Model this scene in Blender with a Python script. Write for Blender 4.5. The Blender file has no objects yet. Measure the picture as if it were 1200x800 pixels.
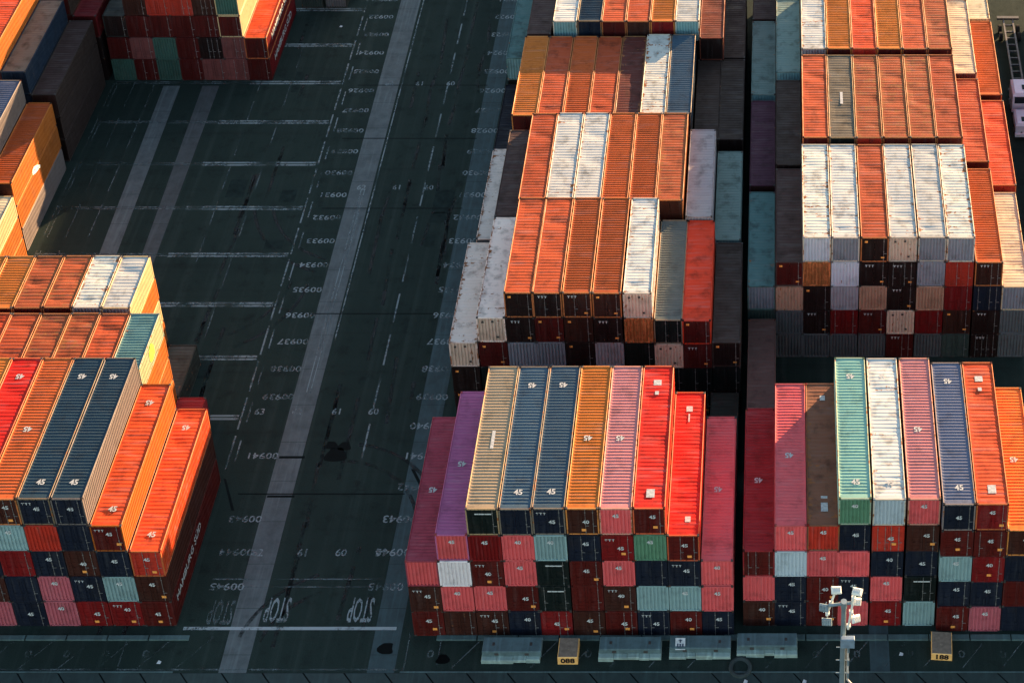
import bpy, math, random
import numpy as np
from mathutils import Vector, Matrix, Quaternion

CAL = False
random.seed(7)
scene = bpy.context.scene
COL = scene.collection

# ------------------------------------------------------------------ camera
cam_d = bpy.data.cameras.new('camera')
cam = bpy.data.objects.new('camera', cam_d)
COL.objects.link(cam)
cam.location = (28.4932, -99.4638, 136.8149)
cam.rotation_euler = (1.0776512, 0, 0)
cam_d.sensor_fit = 'HORIZONTAL'
cam_d.sensor_width = 36
cam_d.lens = 36 * 2287.514 / 1200
cam_d.shift_x = (600 - 913.2545) / 1200
cam_d.shift_y = (-357.7707 - 400) / 1200
cam_d.clip_start = 1
cam_d.clip_end = 3000
scene.camera = cam

# ------------------------------------------------------------------ sky and sun
SUN = Vector((0.622, 0.783, 0.168)).normalized()          # towards the sun
EL = math.asin(SUN.z)
AZ = math.atan2(SUN.x, SUN.y)
world = bpy.data.worlds.new('World')
scene.world = world
world.use_nodes = True
wn = world.node_tree
wn.nodes.clear()
sky = wn.nodes.new('ShaderNodeTexSky')
sky.sky_type = 'NISHITA'
sky.sun_disc = False
sky.sun_elevation = EL
sky.sun_rotation = AZ
sky.air_density = 1.0
sky.dust_density = 0.5
sky.ozone_density = 0.6
bg = wn.nodes.new('ShaderNodeBackground')
bg.inputs["Strength"].default_value = 0.085
wo = wn.nodes.new('ShaderNodeOutputWorld')
wn.links.new(sky.outputs[0], bg.inputs[0])
wn.links.new(bg.outputs[0], wo.inputs[0])
sun_d = bpy.data.lights.new('sun', 'SUN')
sun_d.energy = 5.0
sun_d.angle = math.radians(0.53)
sun_d.color = (1.0, 0.65, 0.35)
sun = bpy.data.objects.new('sun', sun_d)
COL.objects.link(sun)
sun.rotation_mode = 'QUATERNION'
sun.rotation_quaternion = SUN.to_track_quat('Z', 'Y')
sun.location = (60, 60, 60)
vs = scene.view_settings
vs.view_transform = 'Standard'
vs.look = 'None'
vs.gamma = 1
vs.exposure = 2.5
vs.use_curve_mapping = False

# ------------------------------------------------------------------ small helpers
def lin(c):
    return tuple(((v / 255) / 12.92 if v / 255 <= 0.04045 else ((v / 255 + 0.055) / 1.055) ** 2.4) for v in c)

class MB:
    """collects faces"""
    def __init__(s):
        s.v = []; s.f = []; s.m = []
    def quad(s, a, b, c, d, m=0):
        n = len(s.v); s.v += [a, b, c, d]; s.f.append((n, n + 1, n + 2, n + 3)); s.m.append(m)
    def poly(s, pts, m=0):
        n = len(s.v); s.v += list(pts); s.f.append(tuple(range(n, n + len(pts)))); s.m.append(m)
    def box(s, x0, y0, z0, x1, y1, z1, m=0, bevel=0.0):
        n = len(s.v)
        if bevel <= 0:
            s.v += [(x0, y0, z0), (x1, y0, z0), (x1, y1, z0), (x0, y1, z0), (x0, y0, z1), (x1, y0, z1), (x1, y1, z1), (x0, y1, z1)]
            for f in ((0, 3, 2, 1), (4, 5, 6, 7), (0, 1, 5, 4), (1, 2, 6, 5), (2, 3, 7, 6), (3, 0, 4, 7)):
                s.f.append(tuple(n + i for i in f)); s.m.append(m)
        else:
            b = bevel
            s.v += [(x0, y0, z0), (x1, y0, z0), (x1, y1, z0), (x0, y1, z0),
                    (x0, y0, z1 - b), (x1, y0, z1 - b), (x1, y1, z1 - b), (x0, y1, z1 - b),
                    (x0 + b, y0 + b, z1), (x1 - b, y0 + b, z1), (x1 - b, y1 - b, z1), (x0 + b, y1 - b, z1)]
            for f in ((0, 3, 2, 1), (0, 1, 5, 4), (1, 2, 6, 5), (2, 3, 7, 6), (3, 0, 4, 7),
                      (4, 5, 9, 8), (5, 6, 10, 9), (6, 7, 11, 10), (7, 4, 8, 11), (8, 9, 10, 11)):
                s.f.append(tuple(n + i for i in f)); s.m.append(m)
    def tube(s, a, b, r0, r1=None, n=8, m=0):
        r1 = r0 if r1 is None else r1
        a = Vector(a); b = Vector(b); d = (b - a).normalized()
        u = d.orthogonal().normalized(); w = d.cross(u)
        k = len(s.v)
        for p, r in ((a, r0), (b, r1)):
            for i in range(n):
                t = 2 * math.pi * i / n
                s.v.append(tuple(p + u * (r * math.cos(t)) + w * (r * math.sin(t))))
        for i in range(n):
            j = (i + 1) % n
            s.f.append((k + i, k + j, k + n + j, k + n + i)); s.m.append(m)
        s.f.append(tuple(k + i for i in reversed(range(n)))); s.m.append(m)
        s.f.append(tuple(k + n + i for i in range(n))); s.m.append(m)
    def mesh(s, name, mats=()):
        me = bpy.data.meshes.new(name)
        me.from_pydata([tuple(v) for v in s.v], [], s.f)
        for mt in mats: me.materials.append(mt)
        if any(s.m): me.polygons.foreach_set('material_index', s.m)
        me.update()
        return me

def link(name, data, parent=None, loc=(0, 0, 0), rot=None, mat=None):
    o = bpy.data.objects.new(name, data)
    o.location = loc
    if rot: o.rotation_euler = rot
    if parent: o.parent = parent
    COL.objects.link(o)
    if mat is not None:
        o.material_slots[0].link = 'OBJECT'
        o.material_slots[0].material = mat
    return o

def tag(o, label=None, cat=None, group=None, kind=None):
    if label: o['label'] = label
    if cat: o['category'] = cat
    if group: o['group'] = group
    if kind: o['kind'] = kind
    return o

# ------------------------------------------------------------------ materials
def nodes(name):
    m = bpy.data.materials.new(name); m.use_nodes = True
    nt = m.node_tree; nt.nodes.clear()
    return m, nt
def N(nt, t, **kw):
    n = nt.nodes.new(t)
    for k, v in kw.items(): setattr(n, k, v)
    return n
def mixc(nt, a, b, f, mode='MIX'):
    n = N(nt, 'ShaderNodeMix', data_type='RGBA', blend_type=mode)
    for s, v in ((n.inputs[6], a), (n.inputs[7], b), (n.inputs[0], f)):
        if hasattr(v, 'links'): nt.links.new(v, s)
        elif isinstance(v, (int, float)): s.default_value = v
        else: s.default_value = (*v[:3], 1)
    return n.outputs[2]
def mrange(nt, v, a, b, c=0.0, d=1.0):
    n = N(nt, 'ShaderNodeMapRange')
    nt.links.new(v, n.inputs[0])
    for i, x in enumerate((a, b, c, d)): n.inputs[i + 1].default_value = x
    return n.outputs[0]

_mats = {}
def paint(col, rust=0.25, fade=0.25, rough=0.55, streak='y', spec=0.12):
    """weathered container paint; col = base colour (linear)"""
    if CAL: col = (0.5, 0.5, 0.5); rust = 0; fade = 0
    key = (tuple(round(c, 4) for c in col), rust, fade, rough, streak)
    if key in _mats: return _mats[key]
    m, nt = nodes('weathered_paint')
    out = N(nt, 'ShaderNodeOutputMaterial'); bs = N(nt, 'ShaderNodeBsdfPrincipled')
    nt.links.new(bs.outputs[0], out.inputs[0])
    tc = N(nt, 'ShaderNodeTexCoord'); oi = N(nt, 'ShaderNodeObjectInfo')
    off = N(nt, 'ShaderNodeVectorMath', operation='SCALE')
    cmb = N(nt, 'ShaderNodeCombineXYZ')
    for i in range(3): nt.links.new(oi.outputs['Random'], cmb.inputs[i])
    nt.links.new(cmb.outputs[0], off.inputs[0]); off.inputs['Scale'].default_value = 137.0
    add = N(nt, 'ShaderNodeVectorMath', operation='ADD')
    nt.links.new(tc.outputs['Object'], add.inputs[0]); nt.links.new(off.outputs[0], add.inputs[1])
    n1 = N(nt, 'ShaderNodeTexNoise'); n1.inputs['Scale'].default_value = 0.9; n1.inputs['Detail'].default_value = 6
    n1.inputs['Roughness'].default_value = 0.62
    nt.links.new(add.outputs[0], n1.inputs['Vector'])
    mp = N(nt, 'ShaderNodeMapping')
    mp.inputs['Scale'].default_value = {'y': (0.35, 2.6, 1.0), 'z': (3.5, 3.5, 0.35)}[streak]
    nt.links.new(add.outputs[0], mp.inputs['Vector'])
    n2 = N(nt, 'ShaderNodeTexNoise'); n2.inputs['Scale'].default_value = 1.1; n2.inputs['Detail'].default_value = 5
    nt.links.new(mp.outputs[0], n2.inputs['Vector'])
    n3 = N(nt, 'ShaderNodeTexNoise'); n3.inputs['Scale'].default_value = 3.1; n3.inputs['Detail'].default_value = 8
    n3.inputs['Roughness'].default_value = 0.7
    nt.links.new(add.outputs[0], n3.inputs['Vector'])
    # whole-object tone shift
    tone = mrange(nt, oi.outputs['Random'], 0, 1, 0.84, 1.14)
    base = N(nt, 'ShaderNodeVectorMath', operation='SCALE'); base.inputs[0].default_value = col
    nt.links.new(tone, base.inputs['Scale'])
    grey = sum(col) / 3
    faded = tuple(min(0.85, c * 0.72 + grey * 0.22 + 0.03) for c in col)
    dirt = tuple(c * 0.42 + d for c, d in zip(col, (0.012, 0.008, 0.006)))
    c1 = mixc(nt, base.outputs[0], faded, mrange(nt, n2.outputs[0], 0.52, 0.72, 0, min(1, fade * 1.6)))
    c2 = mixc(nt, c1, dirt, mrange(nt, n1.outputs[0], 0.5, 0.72, 0, min(1, fade * 2.2)))
    # rust: patches where both noises are high
    mul = N(nt, 'ShaderNodeMath', operation='MULTIPLY')
    nt.links.new(n3.outputs[0], mul.inputs[0]); nt.links.new(n2.outputs[0], mul.inputs[1])
    th = 0.44 - 0.22 * rust
    if streak == 'y':        # rust starts along the seams beside the side rails
        sx = N(nt, 'ShaderNodeSeparateXYZ'); nt.links.new(tc.outputs['Object'], sx.inputs[0])
        ab = N(nt, 'ShaderNodeMath', operation='ABSOLUTE'); nt.links.new(sx.outputs[0], ab.inputs[0])
        em = mrange(nt, ab.outputs[0], 0.7, 1.15, -0.03, 0.07)
        ad = N(nt, 'ShaderNodeMath', operation='ADD'); nt.links.new(mul.outputs[0], ad.inputs[0]); nt.links.new(em, ad.inputs[1])
        mul = ad
    rm = mrange(nt, mul.outputs[0], th, th + 0.045, 0, 1 if rust > 0 else 0)
    rustc = mixc(nt, (0.15, 0.045, 0.016), (0.30, 0.11, 0.035), n3.outputs[0])
    c3 = mixc(nt, c2, rustc, rm)
    nt.links.new(c3, bs.inputs['Base Color'])
    rr = mrange(nt, n1.outputs[0], 0.3, 0.7, rough - 0.1, rough + 0.18)
    nt.links.new(rr, bs.inputs['Roughness'])
    bs.inputs['Specular IOR Level'].default_value = spec
    bp = N(nt, 'ShaderNodeBump'); bp.inputs['Strength'].default_value = 0.25; bp.inputs['Distance'].default_value = 0.03
    nt.links.new(n2.outputs[0], bp.inputs['Height'])
    nt.links.new(bp.outputs[0], bs.inputs['Normal'])
    _mats[key] = m
    return m

def simple(name, col, rough=0.6, metal=0.0, noise=0.25, scale=2.0):
    if CAL: noise = 0
    m, nt = nodes(name)
    out = N(nt, 'ShaderNodeOutputMaterial'); bs = N(nt, 'ShaderNodeBsdfPrincipled')
    nt.links.new(bs.outputs[0], out.inputs[0])
    tc = N(nt, 'ShaderNodeTexCoord'); n1 = N(nt, 'ShaderNodeTexNoise')
    n1.inputs['Scale'].default_value = scale; n1.inputs['Detail'].default_value = 6
    nt.links.new(tc.outputs['Object'], n1.inputs['Vector'])
    c = mixc(nt, tuple(v * (1 - noise) for v in col), tuple(min(0.9, v * (1 + noise)) for v in col), mrange(nt, n1.outputs[0], 0.3, 0.7))
    nt.links.new(c, bs.inputs['Base Color'])
    bs.inputs['Roughness'].default_value = rough; bs.inputs['Metallic'].default_value = metal
    if max(col) < 0.03: bs.inputs['Specular IOR Level'].default_value = 0.08
    return m

def worn_paint(name, col, wear=0.5, scale=2.2):
    """road paint, partly worn through to the asphalt below"""
    m, nt = nodes(name)
    out = N(nt, 'ShaderNodeOutputMaterial'); bs = N(nt, 'ShaderNodeBsdfPrincipled')
    tr = N(nt, 'ShaderNodeBsdfTransparent'); mx = N(nt, 'ShaderNodeMixShader')
    tc = N(nt, 'ShaderNodeTexCoord')
    n1 = N(nt, 'ShaderNodeTexNoise'); n1.inputs['Scale'].default_value = scale; n1.inputs['Detail'].default_value = 8
    n1.inputs['Roughness'].default_value = 0.75
    n2 = N(nt, 'ShaderNodeTexNoise'); n2.inputs['Scale'].default_value = 0.32; n2.inputs['Detail'].default_value = 3
    for n in (n1, n2): nt.links.new(tc.outputs['Object'], n.inputs['Vector'])
    a = N(nt, 'ShaderNodeMath', operation='ADD'); nt.links.new(n1.outputs[0], a.inputs[0]); nt.links.new(n2.outputs[0], a.inputs[1])
    f = mrange(nt, a.outputs[0], 0.72 + 0.3 * wear, 0.98 + 0.3 * wear, 0.06, 0.9)
    nt.links.new(f, mx.inputs[0]); nt.links.new(tr.outputs[0], mx.inputs[1]); nt.links.new(bs.outputs[0], mx.inputs[2])
    nt.links.new(mx.outputs[0], out.inputs[0])
    bs.inputs['Base Color'].default_value = (*col, 1); bs.inputs['Roughness'].default_value = 0.8
    return m

def asphalt():
    m, nt = nodes('asphalt')
    out = N(nt, 'ShaderNodeOutputMaterial'); bs = N(nt, 'ShaderNodeBsdfPrincipled')
    nt.links.new(bs.outputs[0], out.inputs[0])
    tc = N(nt, 'ShaderNodeTexCoord')
    def noise(scale, det=6, sc=None, rgh=0.6):
        n = N(nt, 'ShaderNodeTexNoise'); n.inputs['Scale'].default_value = scale; n.inputs['Detail'].default_value = det
        n.inputs['Roughness'].default_value = rgh
        if sc:
            mp = N(nt, 'ShaderNodeMapping'); mp.inputs['Scale'].default_value = sc
            nt.links.new(tc.outputs['Object'], mp.inputs['Vector']); nt.links.new(mp.outputs[0], n.inputs['Vector'])
        else: nt.links.new(tc.outputs['Object'], n.inputs['Vector'])
        return n.outputs[0]
    big = noise(0.07, 4); mid = noise(0.6, 8, None, 0.7); fine = noise(14, 3)
    wheel = noise(0.5, 6, (2.2, 0.035, 1))           # tyre lanes running along the bays
    cross = noise(0.4, 5, (0.05, 2.0, 1))
    c = mixc(nt, ASPH[0], ASPH[1], mrange(nt, big, 0.35, 0.65))
    c = mixc(nt, c, ASPH[2], mrange(nt, wheel, 0.50, 0.72, 0, 0.9))
    c = mixc(nt, c, ASPH[3], mrange(nt, cross, 0.55, 0.75, 0, 0.55))
    c = mixc(nt, c, ASPH[4], mrange(nt, mid, 0.54, 0.68, 0, 0.7))
    c = mixc(nt, c, (0.5, 0.5, 0.5), mrange(nt, fine, 0.3, 0.7, 0, 0.03))
    nt.links.new(c, bs.inputs['Base Color'])
    nt.links.new(mrange(nt, mid, 0.3, 0.7, 0.72, 0.95), bs.inputs['Roughness'])
    bs.inputs['Specular IOR Level'].default_value = 0.08
    bp = N(nt, 'ShaderNodeBump'); bp.inputs['Strength'].default_value = 0.3; bp.inputs['Distance'].default_value = 0.03
    nt.links.new(fine, bp.inputs['Height']); nt.links.new(bp.outputs[0], bs.inputs['Normal'])
    return m
ASPH = [(0.0070, 0.0165, 0.0128), (0.0108, 0.0215, 0.0165), (0.0215, 0.0335, 0.0275), (0.0040, 0.0085, 0.0068), (0.0032, 0.0065, 0.0052)]

# ------------------------------------------------------------------ colour tables
# photographic exposure levels used only to turn seen colours into base colours
EF = {1: (0.72, 0.92, 0.97), 2: (0.95, 1.0, 1.02)}
RL = {1: (1.45, 1.30, 1.20), 2: (1.68, 1.50, 1.36)}
RS = {1: (0.43, 0.58, 0.76), 2: (0.78, 1.02, 1.26)}
def alb(seen, e):
    return tuple(max(0.006, min(0.82, a / b)) for a, b in zip(lin(seen), e))

FACE = {  # key: (name, seen colour in shade, rust)
    'P': ('pink', (182, 84, 88), .05), 'p': ('mauve pink', (142, 80, 92), .05),
    'W': ('white', (188, 198, 204), .05), 'w': ('pale blue', (150, 178, 190), .1),
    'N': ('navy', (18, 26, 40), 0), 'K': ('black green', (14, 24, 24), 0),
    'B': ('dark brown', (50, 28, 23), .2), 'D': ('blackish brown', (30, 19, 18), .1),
    'M': ('maroon', (68, 20, 16), .1), 'R': ('brick red', (150, 46, 34), .1),
    'C': ('crimson', (98, 20, 22), .1), 'T': ('teal grey', (112, 150, 155), .1),
    'G': ('green', (72, 118, 96), .05), 'h': ('muted green', (54, 84, 76), .1), 'g': ('dark green grey', (52, 68, 66), .1),
    'S': ('steel grey', (118, 124, 134), .3), 's': ('dim grey', (82, 90, 94), .3),
    'L': ('lavender grey', (136, 138, 146), .2), 'A': ('tan', (160, 128, 108), .5),
    'E': ('beige', (192, 172, 154), .45), 'X': ('rusty', (178, 108, 66), 1.0),
    'O': ('pinkish brown', (105, 62, 60), .1), 'V': ('pale grey', (178, 186, 198), .3),
}
ROOF = {  # key: (name, seen colour, lit?, rust, style)   style r = ribbed, s = sagging sheet
    'tan': ('tan', (168, 140, 110), 1, .1, 'r'), 'slate': ('slate blue', (70, 88, 100), 1, .05, 'r'),
    'or': ('orange', (228, 122, 48), 1, .15, 'r'), 'pk': ('pale pink', (222, 134, 128), 1, .05, 'r'),
    'red': ('bright red', (224, 34, 22), 1, .0, 's'), 'mint': ('mint green', (148, 186, 164), 1, .05, 'r'),
    'wht': ('white', (212, 202, 190), 1, .45, 's'), 'whr': ('rust spotted white', (226, 214, 196), 1, .66, 's'),
    'bgry': ('blue grey', (104, 106, 124), 1, .0, 'r'), 'rdor': ('red orange', (220, 74, 34), 1, .1, 's'),
    'rust': ('rust orange', (194, 80, 42), 1, .3, 's'), 'rusl': ('ribbed rust orange', (206, 92, 42), 1, .2, 'r'),
    'rusd': ('rusty brown', (176, 82, 46), 1, .8, 's'), 'gbr': ('grey brown', (122, 106, 88), 1, .2, 's'),
    'crm': ('cream', (232, 206, 168), 1, .4, 's'), 'dslt': ('dark slate', (36, 56, 68), 1, .0, 'r'),
    'teal': ('teal', (124, 160, 150), 1, .3, 'r'), 'orshd': ('shade darkened rusty orange', (104, 48, 38), 1, .5, 's'), 'dsr': ('deep slate', (46, 64, 74), 1, .05, 'r'), 'khk': ('khaki slate', (112, 117, 112), 1, .05, 'r'),  # darkened orange entry: cast shade put into the roof colour
    'purp': ('purple', (112, 68, 112), 0, .0, 'r'), 'plum': ('plum', (98, 44, 62), 0, .0, 'r'),
    'mpk': ('dusky pink', (134, 66, 78), 0, .05, 'r'), 'drd': ('dark red', (92, 28, 36), 0, .05, 'r'),
    'brn': ('brown', (76, 56, 48), 0, .6, 's'), 'lav': ('pale lavender', (136, 148, 164), 0, .2, 's'),
    'tsh': ('dusky teal', (92, 122, 128), 0, .2, 's'), 'chr': ('charcoal', (50, 46, 46), 0, .05, 's'),
    'brs': ('charcoal brown', (58, 48, 50), 0, .05, 's'), 'pls': ('dark plum', (66, 42, 62), 0, .05, 's'),
    'wsh': ('greyish white', (196, 198, 202), 0, .55, 's'), 'nvs': ('navy', (22, 26, 40), 0, .0, 's'),
    'osh': ('orange red', (165, 54, 34), 0, .1, 's'), 'rsh': ('dull rust', (88, 48, 40), 0, .2, 's'),
    'dgy': ('dark grey', (36, 44, 46), 0, .1, 's'), 'tgs': ('soft teal', (66, 104, 112), 0, .1, 's'),
}
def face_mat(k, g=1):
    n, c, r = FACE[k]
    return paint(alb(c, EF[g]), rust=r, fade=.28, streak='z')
def roof_mat(k, g=1):
    n, c, l, r, st = ROOF[k]
    return paint(alb(c, (RL if l else RS)[g]), rust=r, fade=(.62 if k in ('rusd', 'orshd', 'whr') else .45) if st == 's' else .30, streak='y', rough=.6)


METAL = simple('bar_steel', (0.30, 0.28, 0.27), 0.45, 0.6)
RUBBER = simple('rubber', (0.02, 0.02, 0.02), 0.9)
WHITE = simple('white_vinyl', (0.50, 0.50, 0.50), 0.6, noise=.3)
MARK = simple('faded_vinyl', (0.36, 0.36, 0.35), 0.6, noise=.35, scale=5)
ORANGE = simple('orange_sticker', (0.85, 0.30, 0.06), 0.6, noise=.1)
GASKET = simple('gasket', (0.012, 0.012, 0.014), 0.8)
CASTING = simple('dark_casting', (0.035, 0.028, 0.026), 0.7)

# ------------------------------------------------------------------ container meshes
W = 2.438
_mc = {}
def cached(key, fn):
    if key not in _mc: _mc[key] = fn()
    return _mc[key]
def z_stub():
    me = bpy.data.materials.get('slot') or bpy.data.materials.new('slot')
    return me
SLOT = z_stub()

def mesh_frame(L, H):
    b = MB(); p = 0.10; t = 0.085
    for x0 in (-W / 2, W / 2 - p):
        for y0 in (0, L - p):
            b.box(x0, y0, 0.118, x0 + p, y0 + p, H - 0.118)
        b.box(x0 + (0 if x0 < 0 else p - t), 0.178, H - 0.16, x0 + (t if x0 < 0 else p), L - 0.178, H - 0.006, bevel=.034)   # top side rail
        b.box(x0, 0.178, 0.03, x0 + p, L - 0.178, 0.17)
    for y0 in (0, L - p):
        b.box(-W / 2 + 0.162, y0, H - 0.12, W / 2 - 0.162, y0 + p, H - 0.006, bevel=.008)
        b.box(-W / 2 + 0.162, y0, 0.03, W / 2 - 0.162, y0 + p, 0.16)
    for i in range(int(L / 0.9)):
        y = 0.5 + i * 0.9
        if y < L - .4: b.box(-W / 2 + .1, y, 0.05, W / 2 - .1, y + .05, 0.155)
    for x0 in (-W / 2 - .003, W / 2 - 0.162 + .003):
        for y0 in (-0.004, L - 0.178 + .004):
            for z0 in (0, H - 0.118):
                b.box(x0, y0, z0, x0 + 0.162, y0 + 0.178, z0 + 0.118, 1, bevel=.01)
    return b.mesh('frame', [SLOT, SLOT])
def mesh_roof(L, H, st, seed):
    rnd = random.Random(seed); b = MB()
    x0, x1 = -W / 2 + 0.08, W / 2 - 0.08
    ys = []
    flat = 0.42
    z = H - 0.072
    prof = [(0.09, z)]
    prof.append((0.178, z))
    # corner plate then ribs
    if st == 'r':
        n = max(8, round((L - 2 * flat) / 0.29)); d = 0.045
    else:
        n = max(8, round((L - 2 * flat) / 0.36)); d = 0.013
    prof.append((flat, z))
    pit = (L - 2 * flat) / n
    for i in range(n):
        y = flat + i * pit
        prof += [(y + pit * .10, z), (y + pit * .30, z - d), (y + pit * .62, z - d), (y + pit * .82, z)]
    prof.append((L - flat, z)); prof.append((L - 0.178, z)); prof.append((L - .09, z))
    # sag as sums of bumps in both directions, laid on a grid across the roof
    bumps = [(rnd.uniform(-.7, .7), rnd.uniform(.8, L - .8), rnd.uniform(.22, .6), rnd.uniform(-.045, .014) * (1.0 if st == 's' else .35)) for _ in range(int(L * 1.5))]
    cols = 8
    base = len(b.v)
    for (y, zz) in prof:
        edge = min(1, max(0, (y - .3) / .5)) * min(1, max(0, (L - y - .3) / .5))
        for i in range(cols + 1):
            u = i / cols; x = x0 + (x1 - x0) * u
            e = edge * min(1, 4.5 * u, 4.5 * (1 - u))
            s = 0
            for bx, by, br, ba in bumps:
                q = ((x - bx) / (br * 2.4)) ** 2 + ((y - by) / br) ** 2
                if q < 4: s += ba * math.exp(-q)
            camber = 0.018 * (1 - (2 * u - 1) ** 2)
            zi = zz if 0 < i < cols else z
            b.v.append((x, y, zi + camber + e * s))
    nr = len(prof)
    for r in range(nr - 1):
        for i in range(cols):
            k = base + r * (cols + 1) + i
            b.f.append((k, k + 1, k + cols + 2, k + cols + 1)); b.m.append(0)
    return b.mesh('roof', [SLOT])
def mesh_side(L, H, sgn):
    b = MB(); x = sgn * (W / 2 - 0.012); d = 0.042
    y0, y1 = 0.10, L - 0.10; n = round((y1 - y0) / 0.28); pit = (y1 - y0) / n
    prof = [(y0, x)]
    for i in range(n):
        y = y0 + i * pit
        prof += [(y + pit * .12, x), (y + pit * .34, x - sgn * d), (y + pit * .62, x - sgn * d), (y + pit * .86, x)]
    prof.append((y1, x))
    zs = (0.17, H - 0.095)
    for (ya, xa), (yb, xb) in zip(prof, prof[1:]):
        q = [(xa, ya, zs[0]), (xb, yb, zs[0]), (xb, yb, zs[1]), (xa, ya, zs[1])]
        b.quad(*(q if sgn > 0 else q[::-1]))
    return b.mesh('side_wall', [SLOT])
def mesh_end(H, y, sgn):
    """corrugated end panel; vertical ribs"""
    b = MB(); d = 0.075; n = 8; xs0, xs1 = -W / 2 + .10, W / 2 - .10; pit = (xs1 - xs0) / n
    yy = y - sgn * 0.012
    prof = [(xs0, yy)]
    for i in range(n):
        x = xs0 + i * pit
        prof += [(x + pit * .22, yy), (x + pit * .36, yy - sgn * d), (x + pit * .66, yy - sgn * d), (x + pit * .80, yy)]
    prof.append((xs1, yy))
    for (xa, ya), (xb, yb) in zip(prof, prof[1:]):
        q = [(xa, ya, .155), (xb, yb, .155), (xb, yb, H - .115), (xa, ya, H - .115)]
        b.quad(*(q if sgn < 0 else q[::-1]))
    return b.mesh('end_wall', [SLOT])
def mesh_door(H, side):
    b = MB(); x0, x1 = (-W / 2 + .105, -.012) if side < 0 else (.012, W / 2 - .105)
    z0, z1 = .165, H - .125; y = 0.028
    b.box(x0, y, z0, x1, y + .03, z1, 0, 0)
    # raised border and three shallow corrugations
    for (a, c, e, f) in ((x0, x0 + .07, z0, z1), (x1 - .07, x1, z0, z1), (x0 + .07, x1 - .07, z0, z0 + .09), (x0 + .07, x1 - .07, z1 - .09, z1)):
        b.box(a, y - .018, e, c, y - .001, f)
    hh = (z1 - z0 - .18) / 5
    for i in range(5):
        za = z0 + .09 + i * hh
        b.box(x0 + .075, y - .013, za + hh * .3, x1 - .075, y - .001, za + hh * .8)
    return b.mesh('door', [SLOT])
def mesh_bar(H):
    b = MB()
    b.tube((0, -0.022, .10), (0, -0.022, H - .06), .019, n=6)
    for z in (.30, 1.2, H - .45): b.box(-.045, -.03, z, .045, -.008, z + .09)
    b.box(-.02, -.05, 1.02, .26, -.036, 1.07)
    return b.mesh('locking_bar', [SLOT])

_dg = None
_text = {}
def text_mesh(s, size, extr=0.004, bold=0.0):
    key = (s, size, bold)
    if key in _text: return _text[key]
    cu = bpy.data.curves.new('lettering', 'FONT'); cu.body = s; cu.size = size; cu.align_x = 'CENTER'; cu.align_y = 'CENTER'
    cu.extrude = extr; cu.offset = bold; cu.resolution_u = 2
    o = bpy.data.objects.new('lettering_source', cu); COL.objects.link(o)
    dg = bpy.context.evaluated_depsgraph_get()
    me = bpy.data.meshes.new_from_object(o.evaluated_get(dg))
    bpy.data.objects.remove(o); bpy.data.curves.remove(cu)
    me.materials.clear(); me.materials.append(SLOT)
    _text[key] = me
    return me
def bar_mesh(w, h):
    return cached(('lab', w, h), lambda: (lambda b: (b.box(-w / 2, -h / 2, -.004, w / 2, h / 2, .004), b.mesh('label_plate', [SLOT]))[1])(MB()))

H9, H8 = 2.875, 2.565
L45, L40, L20 = 13.716, 12.192, 6.058

class Box:                      # one container of the yard
    def __init__(s, x, y, z, L, H, typ, key, roof, block, col, tier, top, side=None, marks=None):
        s.x, s.y, s.z, s.L, s.H = x, y, z, L, H
        s.typ, s.key, s.roof, s.block, s.col, s.tier, s.top = typ, key, roof, block, col, tier, top
        s.side = side; s.marks = marks or {}
boxes = []
def stack(block, x0, col, y, L, H, toks, roof=None, dx=0.0, sides=None, marks=None, zpitch=None):
    """toks: bottom to top, each 'eP' (corrugated end) or 'dM' (doors) + face key"""
    toks = toks.split()
    zp = zpitch or H + .025
    for t, tk in enumerate(toks):
        top = t == len(toks) - 1
        jx = random.uniform(-.012, .012); jy = random.uniform(-.04, .04) * (1 if t else .3)
        boxes.append(Box(x0 + 2.5 * col + 1.25 + dx + jx, y + jy, t * zp, L, H, tk[0], tk[1], roof if top else None, block, col, t, top,
                         side=(sides or {}).get(t), marks=(marks or {}) if top else None))

# ---- A: front row of the middle block
A = 'the front middle block'
stack(A, 0, 0, 0, L45, H9, 'dM dB eP', 'plum', marks={'mid': '45'})
stack(A, 0, 1, 0, L45, H9, 'dB eP eW eP', 'purp', marks={'mid': '45'})
stack(A, 0, 2, 0, L45, H9, 'dB eP dM eC dK', 'tan', marks={'bar': 1})
stack(A, 0, 3, 0, L45, H9, 'dN dM eP eP dN', 'slate', marks={'near': '45', 'far': '45'})
stack(A, 0, 4, 0, L45, H9, 'dC dK dK eT dN', 'slate', marks={'near': '45', 'far': '45'}, dx=-.03)
stack(A, 0, 5, 0, L45, H9, 'dB dM dM dN dB', 'or', marks={'mid': '45'})
stack(A, 0, 6, 0, L45, H9, 'dM dB eP dC eP', 'pk', marks={'mid': '45'})
stack(A, 0, 7, 0, L45, H9, 'dN eT dN eG dM', 'red', marks={'sq': 1})
stack(A, 0, 8, 0, L45, H9, 'dM eT dN dM', 'red', marks={'sq2': 1})
stack(A, 0, 9, 0, L45, H9, 'dN eP eP', 'mpk', marks={'mid': '45'})
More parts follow.
